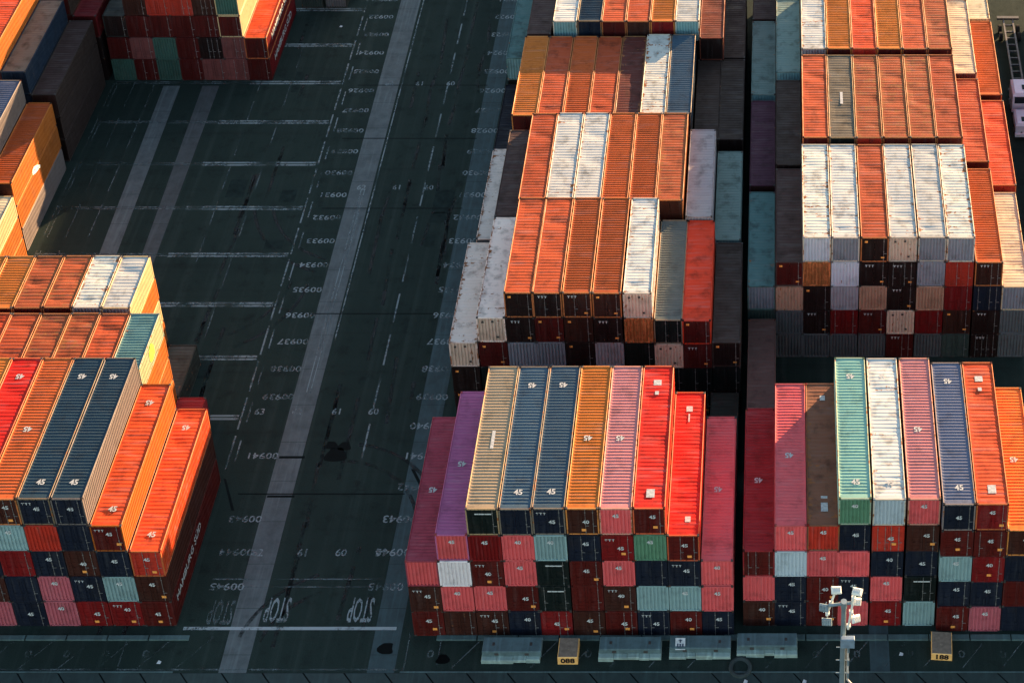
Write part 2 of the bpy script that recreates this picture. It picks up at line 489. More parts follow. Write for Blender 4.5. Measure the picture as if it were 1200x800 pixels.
# ---- B: front row of the right block
B = 'the front right block'
RX = 25.64
stack(B, RX, 0, .87, L45, H9, 'dB eP dM', 'drd', marks={'mid': '45'}, dx=.02)
stack(B, RX, 1, .87, L45, H9, 'dN dN ew eP', 'mpk', marks={'mid': '45'}, dx=-.03)
stack(B, RX, 2, .87, L45, H9, 'dM dM eP eR', 'brn', marks={'sq3': 1}, dx=-.05)
stack(B, RX, 3, .87, L45, H9, 'eP dN eP dN eG', 'mint', marks={'near': '45', 'far': '45'}, dx=-.22)
stack(B, RX, 4, .87, L45, H9, 'dC eP dN dR ew', 'wht', marks={'near': '45', 'far': '45'}, dx=-.12)
stack(B, RX, 5, .87, L45, H9, 'eT dK dN dB eP', 'pk', marks={'mid': '45'}, dx=.0)
stack(B, RX, 6, .40, L45, H9, 'dM dN eT dM dN', 'bgry', marks={'near': '45', 'far': '45'}, dx=.08)
stack(B, RX, 7, .38, L45, H9, 'ep dN dC dM dC', 'rdor', marks={'sq': 1}, dx=.08)
stack(B, RX, 8, .42, L45, H9, 'dN dM dN dB', 'or', marks={'mid': '45'}, dx=.08)
stack(B, RX, 9, .42, L45, H9, 'dM dN eP', 'rust', dx=.08)  # this and the next column are unseen, added to shade the ground
stack(B, RX, 10, .42, L45, H9, 'dN dM dB', 'rust', dx=.08)
# ---- D: front row of the left block
Dk = 'the front left block'
LX = -28.74
stack(Dk, LX, 3, .85, L45, H9, 'dM dB dR', 'rdor', sides={0: 'M', 1: 'B', 2: 'roof'}, marks={'near': '45', 'far': '45', 'lett': 1})
stack(Dk, LX, 2, .85, L45, H9, 'dC eT dN dM', 'rdor', sides={3: 'roofside'}, marks={'near': '45', 'far': '45'})
stack(Dk, LX, 1, .85, L45, H9, 'dC dN dB dN dN', 'dsr', sides={4: 'greyside'}, marks={'near': '45', 'far': '45'})
stack(Dk, LX, 0, .85, L45, H9, 'ep ep dN eR dN', 'dsr', marks={'near': '45', 'far': '45'})
stack(Dk, LX, -1, .85, L45, H9, 'dN dN dC eT dB', 'rusl', marks={'mid': '45'})
stack(Dk, LX, -2, .85, L45, H9, 'ep dB dN dM dM', 'red', marks={'far': '45'})
stack(Dk, LX, -3, .85, L45, H9, 'dM dN dN dM dB', 'or')
# ---- F: second row of the right block
F = 'the second right row'
yF = 28.13
stack(F, RX, 0, yF, 12.0, H9, 'ds eg eS', 'tgs')
stack(F, RX, 1, yF, 11.95, H9, 'es es eA dM', 'brs')
stack(F, RX, 2, yF, 12.05, H9, 'es dD dD eX eV', 'whr', dx=-.1)
stack(F, RX, 3, yF, 12.05, H9, 'es dC eL eV eS', 'wht', dx=-.1)
stack(F, RX, 4, yF, 12.05, H9, 'es dM eA dD dD', 'rust', dx=-.06)
stack(F, RX, 5, yF, 12.05, H9, 'dM eE dD dD eE', 'wht', dx=-.05)
stack(F, RX, 6, yF, 12.05, H9, 'es dC eA eS eS', 'wht')
stack(F, RX, 7, yF, 12.05, H9, 'dg dB dC dR eS', 'whr')
stack(F, RX, 8, yF, 12.0, H9, 'dD dD dN dB', 'rusl', dx=.1)
stack(F, RX, 9, yF, 12.0, H9, 'es es eS', 'crm', dx=.1)
# ---- G, H: third and fourth rows of the right block
G = 'the third right row'
yG = 41.1
stack(G, RX, 0, yG - .1, L40, H9, 'dB dD dB', 'pls')
stack(G, RX, 1, yG - .4, L40, H9, 'dD dD dB dD', 'chr')
for c, (t, r) in enumerate((('dM', 'rust'), ('dK', 'gbr'), ('dR', 'rusd'), ('dM', 'rusd'), ('dM', 'rusd'), ('dM', 'rust')), 2):
    stack(G, RX, c, yG, 12.1, H9, 'dD dB dM dD ' + t, r, marks={'bar': 1} if c == 3 else None)
stack(G, RX, 8, yG, 12.0, H9, 'dD dB dM dM', 'rust', dx=.1)
stack(G, RX, 9, yG - .05, 12.2, H9, 'dD dB dR', 'rdor', dx=.3)
Hh = 'the fourth right row'
yH = 54.15
stack(Hh, RX, 0, yH, 11.85, H9, 'dB dK eT', 'tsh')
stack(Hh, RX, 1, yH, 11.8, H9, 'dB dD dK eT', 'tsh')
for c, (t, r) in enumerate((('eS', 'wht'), ('dM', 'or'), ('dR', 'rdor'), ('dM', 'or'), ('dM', 'rust'), ('dM', 'rusd')), 2):
    stack(Hh, RX, c, yH, 12.1, H9, 'dD dB dM dD ' + t, r, dx=.02)
stack(Hh, RX, 8, yH - .2, 12.0, H9, 'dD dB dM eO', 'crm', dx=.05)
stack(Hh, RX, 9, yH, 11.9, H9, 'dD dB dB', 'rusl', dx=.25)
R5 = 'the fifth right row'
stack(R5, RX, 0, 66.4, L40, H9, 'dB dD dB', 'brs')
stack(R5, RX, 9, 66.4, L40, H9, 'dB dD eE', 'crm', dx=.2)
stack(R5, RX, 8, 66.4, L40, H9, 'dB dD eE dM', 'whr', dx=.1)
stack(R5, RX, 1, 66.4, L40, H9, 'dB dD eE dM', 'chr')
# ---- I: second row of the middle block
I = 'the second middle row'
yI = 21.65
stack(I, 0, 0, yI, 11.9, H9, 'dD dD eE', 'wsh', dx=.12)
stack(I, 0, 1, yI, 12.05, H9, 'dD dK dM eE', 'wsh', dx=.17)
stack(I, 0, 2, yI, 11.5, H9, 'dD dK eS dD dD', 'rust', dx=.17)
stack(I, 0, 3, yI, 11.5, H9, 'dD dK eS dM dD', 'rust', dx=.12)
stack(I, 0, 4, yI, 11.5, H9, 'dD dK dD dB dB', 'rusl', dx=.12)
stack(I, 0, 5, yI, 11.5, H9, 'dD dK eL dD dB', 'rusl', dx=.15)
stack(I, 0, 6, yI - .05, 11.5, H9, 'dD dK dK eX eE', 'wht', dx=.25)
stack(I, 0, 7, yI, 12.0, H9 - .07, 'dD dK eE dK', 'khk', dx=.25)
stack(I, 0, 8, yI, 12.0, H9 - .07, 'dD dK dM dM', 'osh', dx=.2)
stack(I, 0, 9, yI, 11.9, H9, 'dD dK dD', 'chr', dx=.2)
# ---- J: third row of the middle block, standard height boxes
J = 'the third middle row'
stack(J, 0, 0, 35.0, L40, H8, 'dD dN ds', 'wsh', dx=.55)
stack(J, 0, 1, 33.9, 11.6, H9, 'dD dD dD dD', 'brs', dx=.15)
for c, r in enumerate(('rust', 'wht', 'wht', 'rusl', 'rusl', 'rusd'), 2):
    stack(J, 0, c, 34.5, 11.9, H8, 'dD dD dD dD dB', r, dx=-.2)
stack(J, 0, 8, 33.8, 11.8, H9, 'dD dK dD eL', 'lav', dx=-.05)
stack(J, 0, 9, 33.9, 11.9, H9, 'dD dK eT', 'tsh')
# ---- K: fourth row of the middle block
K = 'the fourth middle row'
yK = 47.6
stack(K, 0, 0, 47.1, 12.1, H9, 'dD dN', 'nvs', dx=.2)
for c, (r, h) in enumerate((('or', H9), ('rust', H9), ('rusl', H9), ('rust', H9), ('orshd', H9)), 1):
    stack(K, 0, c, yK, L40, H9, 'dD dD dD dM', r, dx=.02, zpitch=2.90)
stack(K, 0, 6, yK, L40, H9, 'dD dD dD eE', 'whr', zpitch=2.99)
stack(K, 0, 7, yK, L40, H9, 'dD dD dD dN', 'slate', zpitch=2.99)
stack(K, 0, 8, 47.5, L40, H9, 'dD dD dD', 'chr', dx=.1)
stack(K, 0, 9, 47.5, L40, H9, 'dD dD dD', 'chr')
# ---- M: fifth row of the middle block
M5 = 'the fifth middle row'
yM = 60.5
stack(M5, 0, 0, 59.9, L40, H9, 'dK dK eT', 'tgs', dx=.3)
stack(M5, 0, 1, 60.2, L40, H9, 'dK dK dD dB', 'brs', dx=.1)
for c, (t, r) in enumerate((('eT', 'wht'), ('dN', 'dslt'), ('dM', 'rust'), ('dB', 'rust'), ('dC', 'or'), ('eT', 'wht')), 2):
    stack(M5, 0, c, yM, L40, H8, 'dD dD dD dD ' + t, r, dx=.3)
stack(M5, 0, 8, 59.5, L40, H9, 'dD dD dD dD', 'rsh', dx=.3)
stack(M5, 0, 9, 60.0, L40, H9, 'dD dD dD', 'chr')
# ---- N: second and third rows of the left block, twenty foot boxes
Nn = 'the second left row'
for c, (t, r) in zip((1, 0, -1, -2, -3, -4), (('eT', 'teal'), ('dM', 'rust'), ('dM', 'rusd'), ('dM', 'rusd'), ('dR', 'rust'), ('dR', 'rdor'))):
    stack(Nn, LX, c, 14.85, L20, H8, 'dM dR dM dM ' + t, r, sides={4: 'lime', 3: 'osun', 2: 'osun', 1: 'osun'} if c == 1 else None, marks={'lime': 1} if c == 1 else None)
No = 'the third left row'
for c, (t, r) in zip((0, -1, -2, -3, -4, -5), (('eS', 'wht'), ('eS', 'whr'), ('dM', 'rusd'), ('dM', 'rusd'), ('dM', 'or'), ('eE', 'or'))):
    stack(No, LX, c, 21.5, L20, H8, 'dM dD dM dM ' + t, r, sides={4: 'cream', 3: 'osun', 2: 'cream', 1: 'osun'} if c == 0 else None, dx=-.2)
# ---- O: far left block
Of = 'the far left block'
stack(Of, -46.65, 0, 28.6, 12.0, H8, 'dD dM eE', 'crm', sides={2: 'cream', 1: 'osun', 0: 'osun'}, dx=.25)
stack(Of, -46.65, -1, 28.6, 12.0, H8, 'dD dM dM dM', 'crm', dx=.2)
Ofb = 'the far left second row'
stack(Ofb, -46.65, 0, 41.3, 11.6, H9, 'dD dM dB', 'rusl', sides={0: 'greyside', 1: 'osun', 2: 'osun'}, marks={'logo': 1})
stack(Ofb, -46.65, -1, 41.3, 11.6, H9, 'dD dM dM dM', 'bgry', sides={3: 'greyside'})
Ofc = 'the far left third row'
stack(Ofc, -46.65, 0, 54.1, 12.0, H9, 'dD dD dB', 'brs', sides={0: 'darkside', 1: 'darkside', 2: 'darkside'})
stack(Ofc, -46.65, -1, 54.1, 11.8, H9, 'dD dM dN dN', 'gbr', sides={3: 'navyside'})
stack(Ofc, -46.65, -2, 54.1, 11.8, H9, 'dD dM dN dM dM', 'rdor', sides={4: 'osun'})
Ofd = 'the far left fourth row'
stack(Ofd, -46.65, 0, 66.9, 11.8, H9, 'dD dD dM', 'drd', dx=.1)
stack(Ofd, -46.65, -1, 66.9, 11.8, H9, 'dD dD dM dM', 'chr', dx=.1)
# ---- P: block at the top left
Pt = 'the top left block'
cols = ['eh dM dD', 'dM dO dM dB dB', 'eh eh dM dR dR', 'dM dM dM dR dR', 'dO dD dM dB dB', 'dO dO dM eh dM', 'dM dM']
roofs = ['dgy', 'rust', 'red', 'rust', 'rust', 'crm', 'rdor']
for c in range(7):
    stack(Pt, -43.45, c, 66.9, 11.9, H9, cols[c], roofs[c], dx=-.06 * c,
          sides={4: 'cream', 3: 'cream', 2: 'cream'} if c == 5 else ({0: 'C', 1: 'C'} if c == 6 else None), marks={'lett2': 1} if c == 6 else None)
# ---- loose boxes standing in the lanes
Q = 'the lanes'
stack(Q, 25.7, 0, 14.95, L40, H9, 'dB dB', 'brs')
stack(Q, 22.5, 0, 15.4, L20, H9, 'dg', 'dgy', dx=0)
stack(Q, LX, 2, 14.9, L20, H9, 'dC', 'drd')
stack(Q, LX, 1, 21.3, 5.9, H8, 'dg', 'dgy', dx=.0)
stack(Q, -25.9, 0, 79.6, L20, H8, 'eg', 'dgy')
stack(Q, -23.2, 0, 79.6, L20, H8, 'es', 'dgy')
LOOSE = {(25.7): 'grey brown container pair standing in the lane behind the plum roofed column'}

# ------------------------------------------------------------------ which of them the camera can see
cp = np.array(cam.location); Rm = np.array(cam.rotation_euler.to_matrix())
def project(P):
    d = (P - cp) @ Rm
    return 913.2545 + 2287.514 * d[:, 0] / -d[:, 2], -357.7707 - 2287.514 * d[:, 1] / -d[:, 2]
lo = np.array([(b.x - W / 2, b.y, b.z) for b in boxes]); hi = np.array([(b.x + W / 2, b.y + b.L, b.z + b.H) for b in boxes])
def seen(i):
    b = boxes[i]; g = np.linspace(.04, .96, 9); e = 0.02; pts = []
    for u in g:
        for v in g:
            pts.append((lo[i][0] + u * W, lo[i][1] + v * b.L, hi[i][2] + e))
            pts.append((lo[i][0] + u * W, lo[i][1] - e, lo[i][2] + v * b.H))
            pts.append((hi[i][0] + e, lo[i][1] + u * b.L, lo[i][2] + v * b.H))
            pts.append((lo[i][0] - e, lo[i][1] + u * b.L, lo[i][2] + v * b.H))
    P = np.array(pts)
    U, V = project(P)
    P = P[(U > -2) & (U < 1202) & (V > -2) & (V < 802)]
    if not len(P): return 0
    D = cp - P
    t0 = (lo[None] - P[:, None]) / D[:, None]; t1 = (hi[None] - P[:, None]) / D[:, None]
    tn = np.minimum(t0, t1).max(2); tf = np.maximum(t0, t1).min(2)
    blocked = ((tn < tf - 1e-6) & (tf > 0) & (tn > -1e-3) & (tn < 1)).any(1)
    return int((~blocked).sum())
vis = [seen(i) for i in range(len(boxes))]
print('containers', len(boxes), 'seen', sum(v > 0 for v in vis), 'barely', sum(0 < v < 4 for v in vis))

# ------------------------------------------------------------------ build them
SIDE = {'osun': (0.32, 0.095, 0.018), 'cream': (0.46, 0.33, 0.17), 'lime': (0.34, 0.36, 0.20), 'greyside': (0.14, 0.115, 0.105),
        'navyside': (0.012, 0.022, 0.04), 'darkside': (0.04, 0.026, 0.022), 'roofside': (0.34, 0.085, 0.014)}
ORD = ['', 'first', 'second', 'third', 'fourth', 'fifth', 'sixth', 'seventh', 'eighth', 'ninth', 'tenth', 'eleventh']
TIER = ['bottom tier', 'second tier up', 'third tier up', 'fourth tier up', 'top tier']
mincol = {}
for b in boxes: mincol[b.block] = min(mincol.get(b.block, 99), b.col)
maxcol = {}
for b in boxes: maxcol[b.block] = max(maxcol.get(b.block, -99), b.col)

def build_box(b, detail):
    root = bpy.data.objects.new('shipping_container', None)
    root.empty_display_size = .5
    root.location = (b.x, b.y, b.z); COL.objects.link(root)
    rot = random.uniform(-.0012, .0012); root.rotation_euler = (0, 0, rot)
    L, H = b.L, b.H
    gg = 1 if b.block in (A, B, Dk, Q) else 2
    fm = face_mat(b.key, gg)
    rm = roof_mat(b.roof, gg) if b.roof else fm
    sd = b.side
    if sd in SIDE: sm = paint(SIDE[sd], rust=.15, fade=.2, streak='z')
    elif sd and sd in FACE: sm = face_mat(sd, gg)
    else: sm = rm
    if sd in SIDE and sd != 'lime': frm = sm
    elif b.roof and ROOF[b.roof][2]:
        rc = alb(ROOF[b.roof][1], RL[gg]); frm = paint(tuple(a * .70 + o * .30 for a, o in zip(rc, (.46, .27, .10))), rust=.4, fade=.2, streak='y')  # sunlit ochre edge mixed into the rail colour of lit roofs
    else: frm = rm
    fo = link('frame', cached(('fr', L, H), lambda: mesh_frame(L, H)), root, mat=frm)
    fo.material_slots[1].link = 'OBJECT'
    fo.material_slots[1].material = CASTING if random.random() < .5 else paint(tuple(v * .4 for v in alb(FACE[b.key][1], EF[gg])), rust=.5, fade=.3, streak='z')  # castings darkened, shade of the corner gaps put into their colour
    if b.top:
        st = ROOF[b.roof][4]; sdv = random.randrange(5)
        link('roof', cached(('ro', L, H, st, sdv), lambda: mesh_roof(L, H, st, sdv)), root, mat=rm)
    else:
        link('roof', cached(('ro', L, H, 's', 0), lambda: mesh_roof(L, H, 's', 0)), root, mat=rm)
    link('side_wall', cached(('sl', L, H, -1), lambda: mesh_side(L, H, -1)), root, mat=sm)
    link('side_wall', cached(('sl', L, H, 1), lambda: mesh_side(L, H, 1)), root, mat=sm)
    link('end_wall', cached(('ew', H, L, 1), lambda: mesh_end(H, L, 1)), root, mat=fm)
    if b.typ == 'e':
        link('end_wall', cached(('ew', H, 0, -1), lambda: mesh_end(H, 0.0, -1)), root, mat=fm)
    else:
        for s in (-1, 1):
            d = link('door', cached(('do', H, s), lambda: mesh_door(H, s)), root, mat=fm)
            if detail:
                for k, xx in enumerate((.22, .80)):
                    shiny = (s == 1 and k == 1) or random.random() < .12
                    link('locking_bar', cached(('lb', H), lambda: mesh_bar(H)), d, loc=(s * xx, 0, 0), mat=METAL if shiny else fm)
    R90 = math.pi / 2
    # writing on the end
    front_rows = b.block in (A, B, Dk)
    if detail and front_rows:
        if b.key in 'PpTGNBMCR' and random.random() < .9:
            xx = random.uniform(.0, .3) if b.typ == 'd' else 0
            zz = H * (random.choice((.62, .68, .5)) if b.typ == 'd' else .72)
            wm = WHITE
            link('size_mark', text_mesh(random.choice(('45', '45', '45', '40')), .50, bold=.014), root, loc=(xx, -.012 if b.typ == 'e' else -.03, zz), rot=(R90, 0, 0), mat=wm)
            if b.typ == 'd' and b.key in 'MCBR':
                link('warning_sticker', bar_mesh(.34, .26), root, loc=(random.choice((.08, .45, .75)), -.032, H * random.choice((.2, .3))), rot=(R90, 0, 0), mat=ORANGE)
            if random.random() < .25 and b.typ == 'd':
                link('serial_mark', text_mesh('T T T', .30, bold=.012), root, loc=(-.55, -.03, H * .82), rot=(R90, 0, 0), mat=WHITE)
        elif b.key == 'K':
            link('stripe_mark', bar_mesh(1.25, .12), root, loc=(.1, -.03, H * .82), rot=(R90, 0, 0), mat=WHITE)
    elif detail and b.typ == 'd' and b.block in (I, F) and b.key in 'DBM':
        if random.random() < .45:
            link('serial_mark', text_mesh('T T T', .32, bold=.012), root, loc=(-.4, -.03, H * .84), rot=(R90, 0, 0), mat=WHITE)
        else:
            link('warning_sticker', bar_mesh(.26, .22), root, loc=(-.75, -.032, H * .84), rot=(R90, 0, 0), mat=ORANGE)
        if random.random() < .6:
            link('warning_sticker', bar_mesh(.30, .16), root, loc=(.72, -.032, H * .2), rot=(R90, 0, 0), mat=ORANGE)
    elif detail and b.typ == 'e' and b.key == 'E':
        for (px, pz) in ((-.7, .82), (.15, .84), (.5, .22)):
            link('vent_cover', bar_mesh(.20, .20), root, loc=(px, -.02, H * pz), rot=(R90, 0, 0), mat=CASTING)
    # writing on the roof
    m = b.marks; zr = H - .045
    if b.top and b.block in (A, B, Dk):
        if 'near' in m: link('roof_mark', text_mesh(m['near'], .66, bold=.02), root, loc=(.1, 1.55, zr), mat=MARK)
        if 'far' in m: link('roof_mark', text_mesh(m['far'], .66, bold=.02), root, loc=(0, L - 1.9, zr), rot=(0, 0, math.pi), mat=MARK)
        if 'mid' in m: link('roof_mark', text_mesh(m['mid'], .66, bold=.02), root, loc=(-.1, L * .48, zr), rot=(0, 0, math.pi), mat=MARK)
    if 'bar' in m: link('roof_mark', bar_mesh(.26, 1.7), root, loc=(.05, L * .47, zr), mat=MARK)
    if 'sq' in m:
        link('roof_mark', bar_mesh(.62, .75), root, loc=(.05, 1.4, zr), mat=MARK)
        link('roof_mark', bar_mesh(.62, .55), root, loc=(0, L - 1.7, zr), mat=MARK)
        link('roof_mark', bar_mesh(.30, .35), root, loc=(0, L - 2.75, zr), mat=MARK)
    if 'sq2' in m:
        link('roof_mark', bar_mesh(.42, .5), root, loc=(.3, 1.5, zr), mat=MARK)
        link('roof_mark', bar_mesh(.5, .55), root, loc=(0, L - 1.7, zr), mat=MARK)
        link('roof_mark', bar_mesh(.12, .8), root, loc=(0, L - 2.6, zr), mat=MARK)
    if 'sq3' in m:
        link('roof_mark', bar_mesh(.52, .8), root, loc=(.1, 1.7, zr), mat=MARK)
        link('roof_mark', bar_mesh(.5, .22), root, loc=(.1, 2.6, zr), mat=MARK)
        link('roof_mark', bar_mesh(.42, .5), root, loc=(.15, L - 1.5, zr), mat=MARK)
    if 'lime' in m:
        link('leaf_mark', text_mesh('\u25c6', 2.2) if False else cached('leafm', mesh_leaf), root, loc=(W / 2 + .004, 3.0, H * .5), mat=simple('lime_green', (.22, .45, .03), .6))
    if 'logo' in m:
        link('side_logo', cached('flogo', mesh_logo), root, loc=(W / 2 + .004, 5.4, -.2), mat=WHITE)
    return root

def mesh_leaf():
    b = MB(); pts = []
    for i in range(20):
        t = 2 * math.pi * i / 20; r = 1
        y = 0.62 * math.cos(t) * (1 - .25 * math.sin(t)); z = .85 * math.sin(t)
        pts.append((0, y, z))
    b.poly(pts); b.poly([(-.01, p[1], p[2]) for p in reversed(pts)])
    return b.mesh('leaf_mark', [SLOT])
def mesh_logo():
    b = MB()
    def strip(pts, w):
        for (y0, z0), (y1, z1) in zip(pts, pts[1:]):
            d = Vector((y1 - y0, z1 - z0)).normalized(); n = Vector((-d.y, d.x)) * w / 2
            q = [(0, y0 + n.x, z0 + n.y), (0, y0 - n.x, z0 - n.y), (0, y1 - n.x, z1 - n.y), (0, y1 + n.x, z1 + n.y)]
            b.quad(*q); b.quad(*[(-.004, a[1], a[2]) for a in reversed(q)])
    strip([(.9, -.5), (.2, .1), (-.5, .5), (-.9, .2), (-.3, -.1), (.5, -.3)], .32)
    return b.mesh('side_logo', [SLOT])

def name_of(b):
    return FACE[b.key][0]
labels = {}
n_ind = 0
hidden = []
for i, b in enumerate(boxes):
    if vis[i] < 1:
        hidden.append(b); continue
    root = build_box(b, detail=b.block in (A, B, Dk, F, I, Pt))
    n_ind += 1
    c = b.col - mincol[b.block] + 1
    if b.block == Q:
        lab = {('brs', 0): 'brown container below the dull brown roof in the lane behind the dark red roof',
               ('brs', 1): 'dull brown roofed container in the lane behind the dark red roofed one'}.get((b.roof or 'brs', b.tier if b.roof != 'dgy' else -1))
        if lab is None:
            if abs(b.x - 23.75) < .3: lab = 'dim grey container half hidden behind the dusky pink roof, middle block'
            elif b.roof == 'drd': lab = 'dark red container on the ground behind the orange roofs, front left block'
            elif b.y < 30: lab = 'low dark grey container on the asphalt right of the lime green logo'
            elif b.x < -24: lab = 'dark grey container at the top edge beside the lettered red containers'
            else: lab = 'dark grey container at the top edge, the right one of two'
    else:
        left = b.block in (Dk, Nn, No, Of, Ofb, Ofc, Ofd)
        if left:
            pos = ORD[maxcol[b.block] - b.col + 1] + ' from right'
        else: pos = ORD[c] + ' from left'
        if b.top:
            lab = f'{ROOF[b.roof][0]} roofed container, {pos} in {b.block}'
        else:
            kind = 'ribbed' if b.typ == 'e' else 'doored'
            lab = f'{name_of(b)} container, {TIER[b.tier]}, column {pos}, {b.block}'
    if len(lab.split()) > 16: print('LONG', lab)
    if lab in labels: print('DUP', lab)
    labels[lab] = 1
    tag(root, lab, 'container', 'shipping containers of ' + b.block)
print('individual containers', n_ind, 'hidden', len(hidden))

# containers nobody can see from here (inside the blocks) and rows continued beyond the frame, added to cast shade
hb = MB()
for b in hidden:
    hb.box(b.x - W / 2 + .02, b.y + .02, b.z, b.x + W / 2 - .02, b.y + b.L - .02, b.z + b.H - .02, random.randrange(4))
for r in range(4):
    y = 74 + 12.8 * r
    for c in (1, 2, 3, 7):
        for t in range(4 if c != 2 else 5):
            hb.box(2.5 * c + .05, y, t * 2.6, 2.5 * c + 2.45, y + 12.2, t * 2.6 + 2.57, random.randrange(4))
for r in range(4):  # unseen stack right of the frame, added to shade the truck lane
    for t in range(3):
        hb.box(60, 30 + r * 12.8, t * 2.9, 62.4, 42.2 + r * 12.8, t * 2.9 + 2.85, random.randrange(4))
ho = link('stacked_containers', hb.mesh('stacked_containers', [face_mat('D'), face_mat('B'), face_mat('s'), face_mat('M')]))
tag(ho, 'unseen containers inside the blocks and in rows added beyond for shade', kind='stuff')

# lettering along the long sides of two red containers
for b in boxes:
    pass
def side_text(x, y, z, s, size):
    me = text_mesh(s, size, bold=.03)
    return x, y, z, me
for o in list(COL.objects):
    if o.name.startswith('shipping_container') and o.parent is None:
        lx, ly, lz = o.location
        if abs(lx - (LX + 2.5 * 3 + 1.25)) < .2 and abs(ly - .85) < .3 and lz < .1:
            link('side_lettering', text_mesh('HAMBURG S\u00dcD', 1.0, bold=.01), o, loc=(W / 2 + .006, 4.6, 1.75), rot=(math.pi / 2, 0, math.pi / 2), mat=MARK)
        if lx > -29 and lx < -26 and ly > 66 and ly < 68 and lz < 4:
            link('side_lettering', text_mesh('HAMBURG S\u00dcD', 1.15, bold=.02), o, loc=(W / 2 + .006, 5.9, 1.5), rot=(math.pi / 2, 0, math.pi / 2), mat=MARK)

# ------------------------------------------------------------------ ground
g = MB()
g.quad((-700, -500, 0), (700, -500, 0), (700, 1500, 0), (-700, 1500, 0))
tag(link('ground', g.mesh('ground', [asphalt()])), 'dark asphalt yard', kind='structure')

def flat(name, polys, mat, z=.004, label=None):
    b = MB()
    for i, p in enumerate(polys):
        b.poly([(x, y, z) for x, y in p])
    return tag(link(name, b.mesh(name, [mat])), label, kind='structure')
def rect(x0, y0, x1, y1): return [(x0, y0), (x1, y0), (x1, y1), (x0, y1)]

def concrete(col, nm='runway_concrete'):
    m, nt = nodes(nm)
    out = N(nt, 'ShaderNodeOutputMaterial'); bs = N(nt, 'ShaderNodeBsdfPrincipled')
    nt.links.new(bs.outputs[0], out.inputs[0])
    tc = N(nt, 'ShaderNodeTexCoord')
    a = N(nt, 'ShaderNodeTexNoise'); a.inputs['Scale'].default_value = .8; a.inputs['Detail'].default_value = 8; a.inputs['Roughness'].default_value = .7
    mp = N(nt, 'ShaderNodeMapping'); mp.inputs['Scale'].default_value = (2.4, .12, 1)
    nt.links.new(tc.outputs['Object'], mp.inputs[0])
    c_ = N(nt, 'ShaderNodeTexNoise'); c_.inputs['Scale'].default_value = 1.2; c_.inputs['Detail'].default_value = 4
    nt.links.new(mp.outputs[0], c_.inputs['Vector']); nt.links.new(tc.outputs['Object'], a.inputs['Vector'])
    k = mixc(nt, tuple(v * .62 for v in col), col, mrange(nt, a.outputs[0], .35, .62))
    k = mixc(nt, k, tuple(min(.8, v * 1.5) for v in col), mrange(nt, c_.outputs[0], .52, .7, 0, .5))
    nt.links.new(k, bs.inputs['Base Color']); bs.inputs['Roughness'].default_value = .85
    return m
CONC = concrete((.085, .098, .098)); CONC2 = concrete((.030, .056, .060), 'stained_concrete')
def strip_polys(xa0, xa1, ya, xb0, xb1, yb, step=4.0):
    out = []; n = max(1, int(abs(yb - ya) / step)); gap = .03
    for i in range(n):
        t0 = i / n; t1 = (i + 1) / n - gap / abs(yb - ya)
        f = lambda t, a, b: a + (b - a) * t
        out.append([(f(t0, xa0, xb0), f(t0, ya, yb)), (f(t0, xa1, xb1), f(t0, ya, yb)), (f(t1, xa1, xb1), f(t1, ya, yb)), (f(t1, xa0, xb0), f(t1, ya, yb))])
    return out
flat('wheel_runway', strip_polys(-14.4, -12.3, -30, -15.0, -12.7, 120), CONC)
flat('wheel_runway', strip_polys(-3.1, -1.0, -30, -3.2, -1.2, 120), CONC2)
flat('wheel_runway', strip_polys(35.4, 37.0, -30, 35.5, 37.0, 1), CONC2)
flat('wheel_runway', strip_polys(-36.6, -35.0, 20, -37.9, -36.1, 66), CONC)
flat('wheel_runway', strip_polys(-32.5, -31.4, 20, -33.7, -31.9, 66), concrete((.055, .06, .06), 'patched_concrete'))

PAINT = worn_paint('worn_road_paint', (.17, .20, .20), .42)
PAINT2 = worn_paint('faint_road_paint', (.09, .11, .11), .62)
PAINT3 = worn_paint('fresh_road_paint', (.30, .33, .33), .1)
lines = []
ys_b = [8.4 + 6.43 * k for k in range(-1, 12)]
slots = [79.3, 72.9, 66.5, 60.1, 53.7, 47.3, 40.9, 34.5, 28.05, 21.3]
for y in slots:
    lines.append(rect(-30.5, y + .06, -18.9, y + .28)); lines.append(rect(-30.5, y - .28, -18.9, y - .06))
flat('bay_lines', lines, PAINT, .008)
fl = []
for y in slots:
    if y > 20: fl.append(rect(-43.3, y + .05, -30.6, y + .2)); fl.append(rect(-43.3, y - .2, -30.6, y - .05))
for x in (-43.4, -43.0, -41.2, -39.0):
    for k in range(7):
        fl.append(rect(x, 24 + k * 6.43, x + .1, 28.6 + k * 6.43))
for k in range(8):
    fl.append(rect(-23.7 - .6, 24 + k * 6.43, -23.6 - .6, 27.6 + k * 6.43)); fl.append(rect(-27.6, 40 + 5 * k, -27.5, 43.4 + 5 * k))
fl.append(rect(-22.4, -60, -22.3, 0)); fl.append(rect(-.1 - .3, -3, -.3, .3)); fl.append(rect(2.1, -3, 2.2, .3))
flat('lane_lines', fl, PAINT2, .008)
ed = []
for k in range(26):
    y = -1 + k * 4.2
    if y > 13: ed.append(rect(-18.75, y, -18.6, y + 3.5)); ed.append(rect(-18.15, y + .8, -18.02, y + 3.0))
for k in range(17):
    y = 17 + k * 5.1
    ed.append(rect(-7.35, y, -7.2, y + 3.6))
ed.append(rect(-12.32, 30, -12.2, 90)); ed.append(rect(-13.6, 24, -13.5, 50)); ed.append(rect(-13.25, 24, -13.17, 50))
flat('edge_lines', ed, PAINT, .012)
flat('stop_line', [rect(-18.2, .5, -1.5, .78)], PAINT3, .012)
flat('cross_line', [rect(-60, -2.95, -.4, -2.82), rect(-17, 5.0, -3.2, 5.12), rect(-17, 4.3, -3.2, 4.4)], PAINT2, .012)

